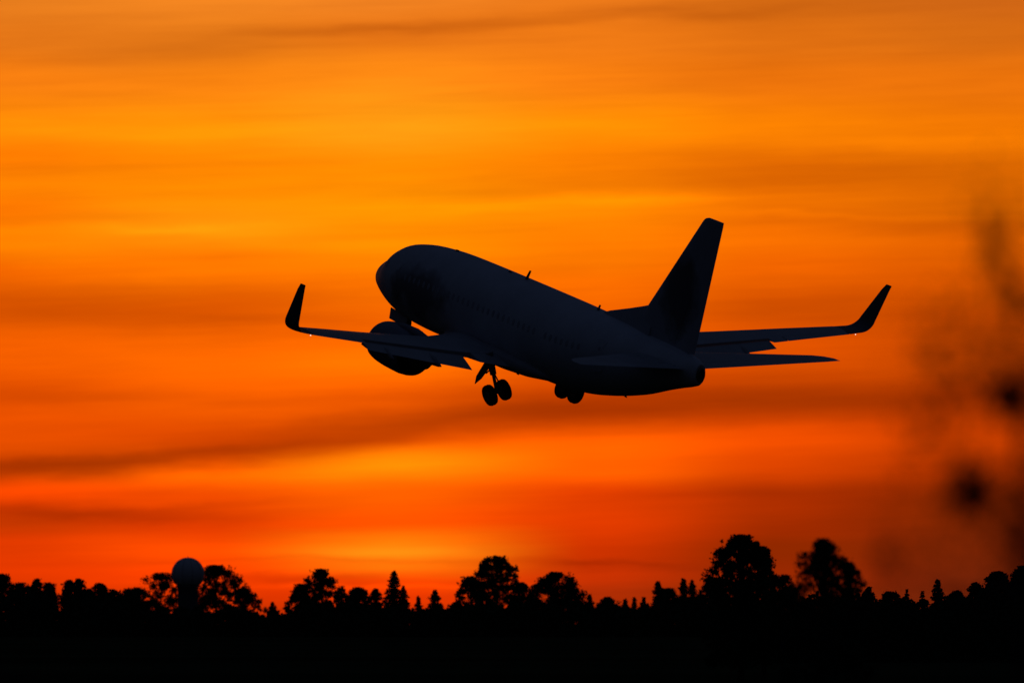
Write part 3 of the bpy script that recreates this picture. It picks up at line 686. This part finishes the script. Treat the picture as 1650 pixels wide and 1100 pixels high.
# raised seams of the dome panels
m_ = MB()
for k in range(10):
    t0 = 2 * math.pi * k / 10
    m_.tube([Vector((math.sin(p) * math.cos(t0), math.sin(p) * math.sin(t0), math.cos(p))) * (rr_ * 1.004) + Vector((0, 0, zc)) for p in [rad(8 + 122 * q / 14) for q in range(15)]], [.025] * 15, 5)
m_.build('seam_rib', M['steel'], rt)
tw = 1.50; zb = zc - rr_ * .70
m_ = MB()
m_.loft([[Vector((r * math.cos(t), r * math.sin(t), z)) for t in [2 * math.pi * k / 24 for k in range(24)]] for z, r in ((-.1, tw * 1.05), (zb * .5, tw), (zb - .5, tw), (zb - .2, tw * 1.12), (zb + .7, tw * 1.0))])
m_.build('tower_shaft', M['tower'], rt, 'sharp')
m_ = MB()
m_.loft([[Vector((r * math.cos(t), r * math.sin(t), z)) for t in [2 * math.pi * k / 24 for k in range(24)]] for z, r in ((zb - .22, tw * 1.2), (zb - .12, tw * 1.2))])
m_.build('platform', M['steel'], rt, 'sharp')
m_ = MB()
for k in range(16):
    t0 = 2 * math.pi * k / 16; p = Vector((math.cos(t0), math.sin(t0), 0)) * tw * 1.17
    m_.tube([p + Vector((0, 0, zb - .12)), p + Vector((0, 0, zb + .9))], [.025, .025], 5)
for z in (zb + .45, zb + .9):
    ring = [Vector((math.cos(2 * math.pi * k / 32), math.sin(2 * math.pi * k / 32), 0)) * tw * 1.17 + Vector((0, 0, z)) for k in range(33)]
    m_.tube(ring, [.022] * 33, 5)
m_.build('railing', M['steel'], rt)
m_ = MB(); m_.tube([(0, 0, zc + rr_ - .02), (0, 0, zc + rr_ + .25)], [.05, .03], 8); m_.build('lightning_rod', M['steel'], rt)

# ------------------------------------------------------------------ young tree close to the camera, far out of focus
rng = np.random.default_rng(5); ND = 28.0
yt = empty('sapling'); base = Vector(((1640 - 825) / 14000 * ND, ND, 0)); yt.location = base
tag(yt, 'blurred dark sapling close to the camera at the right edge of the view', 'sapling')
def lc(x, y, dd=0): return at(x, y, ND + dd) - base
m_ = MB()
m_.tube([Vector((0, 0, -.05)), lc(1650, 1000), lc(1645, 800), lc(1652, 620), lc(1630, 470), lc(1600, 380), lc(1592, 290)], [.026, .022, .018, .015, .012, .009, .004], 8)
TW = [[(1648, 900), (1600, 850), (1566, 790), (1555, 740)], [(1650, 700), (1634, 660), (1618, 635), (1590, 600)], [(1650, 620), (1580, 600), (1520, 640), (1495, 700)], [(1640, 560), (1570, 540), (1520, 545), (1495, 580)], [(1610, 420), (1590, 400), (1580, 340)], [(1640, 500), (1648, 470), (1655, 430)], [(1650, 960), (1540, 960), (1440, 930), (1425, 900)], [(1650, 800), (1700, 700), (1730, 600)], [(1650, 650), (1700, 520), (1690, 400)]]
for tw_ in TW:
    dd = rng.uniform(-.3, .3); m_.tube([lc(x, y, dd * i / len(tw_)) for i, (x, y) in enumerate(tw_)], [.012, .010, .007, .004][:len(tw_)], 5)
m_.build('trunk', M['bark'], yt)
pts = []
CL = [ # x, y, spread x, spread y, leaves
 (1565, 785, 19, 25, 130), (1620, 640, 17, 18, 85), (1597, 428, 22, 34, 16), (1640, 490, 22, 26, 12), (1592, 350, 26, 40, 4), (1500, 690, 22, 34, 8),
 (1505, 580, 30, 45, 17), (1560, 560, 40, 40, 11), (1600, 560, 40, 60, 12), (1540, 660, 45, 60, 8), (1650, 860, 14, 55, 22), (1430, 910, 20, 28, 11), (1620, 850, 30, 60, 12), (1580, 900, 50, 40, 12), (1530, 850, 40, 70, 9), (1655, 720, 26, 70, 14), (1690, 560, 30, 120, 30), (1700, 850, 30, 120, 40), (1640, 370, 40, 70, 6)]
for x, y, sx, sy, n in CL:
    for _ in range(int(n * (2.2 if n > 50 else 4.4))):
        pts.append(lc(x + rng.normal() * sx, y + rng.normal() * sy, rng.uniform(-.5, .5)))
pts = np.array([tuple(p) for p in pts])
v, f = leaf_cloud(pts, .021, rng)
me = bpy.data.meshes.new('foliage'); me.from_pydata(v.tolist(), [], f.tolist()); me.materials.append(M['leaf'])
o = bpy.data.objects.new('foliage', me); C.objects.link(o); o.parent = yt
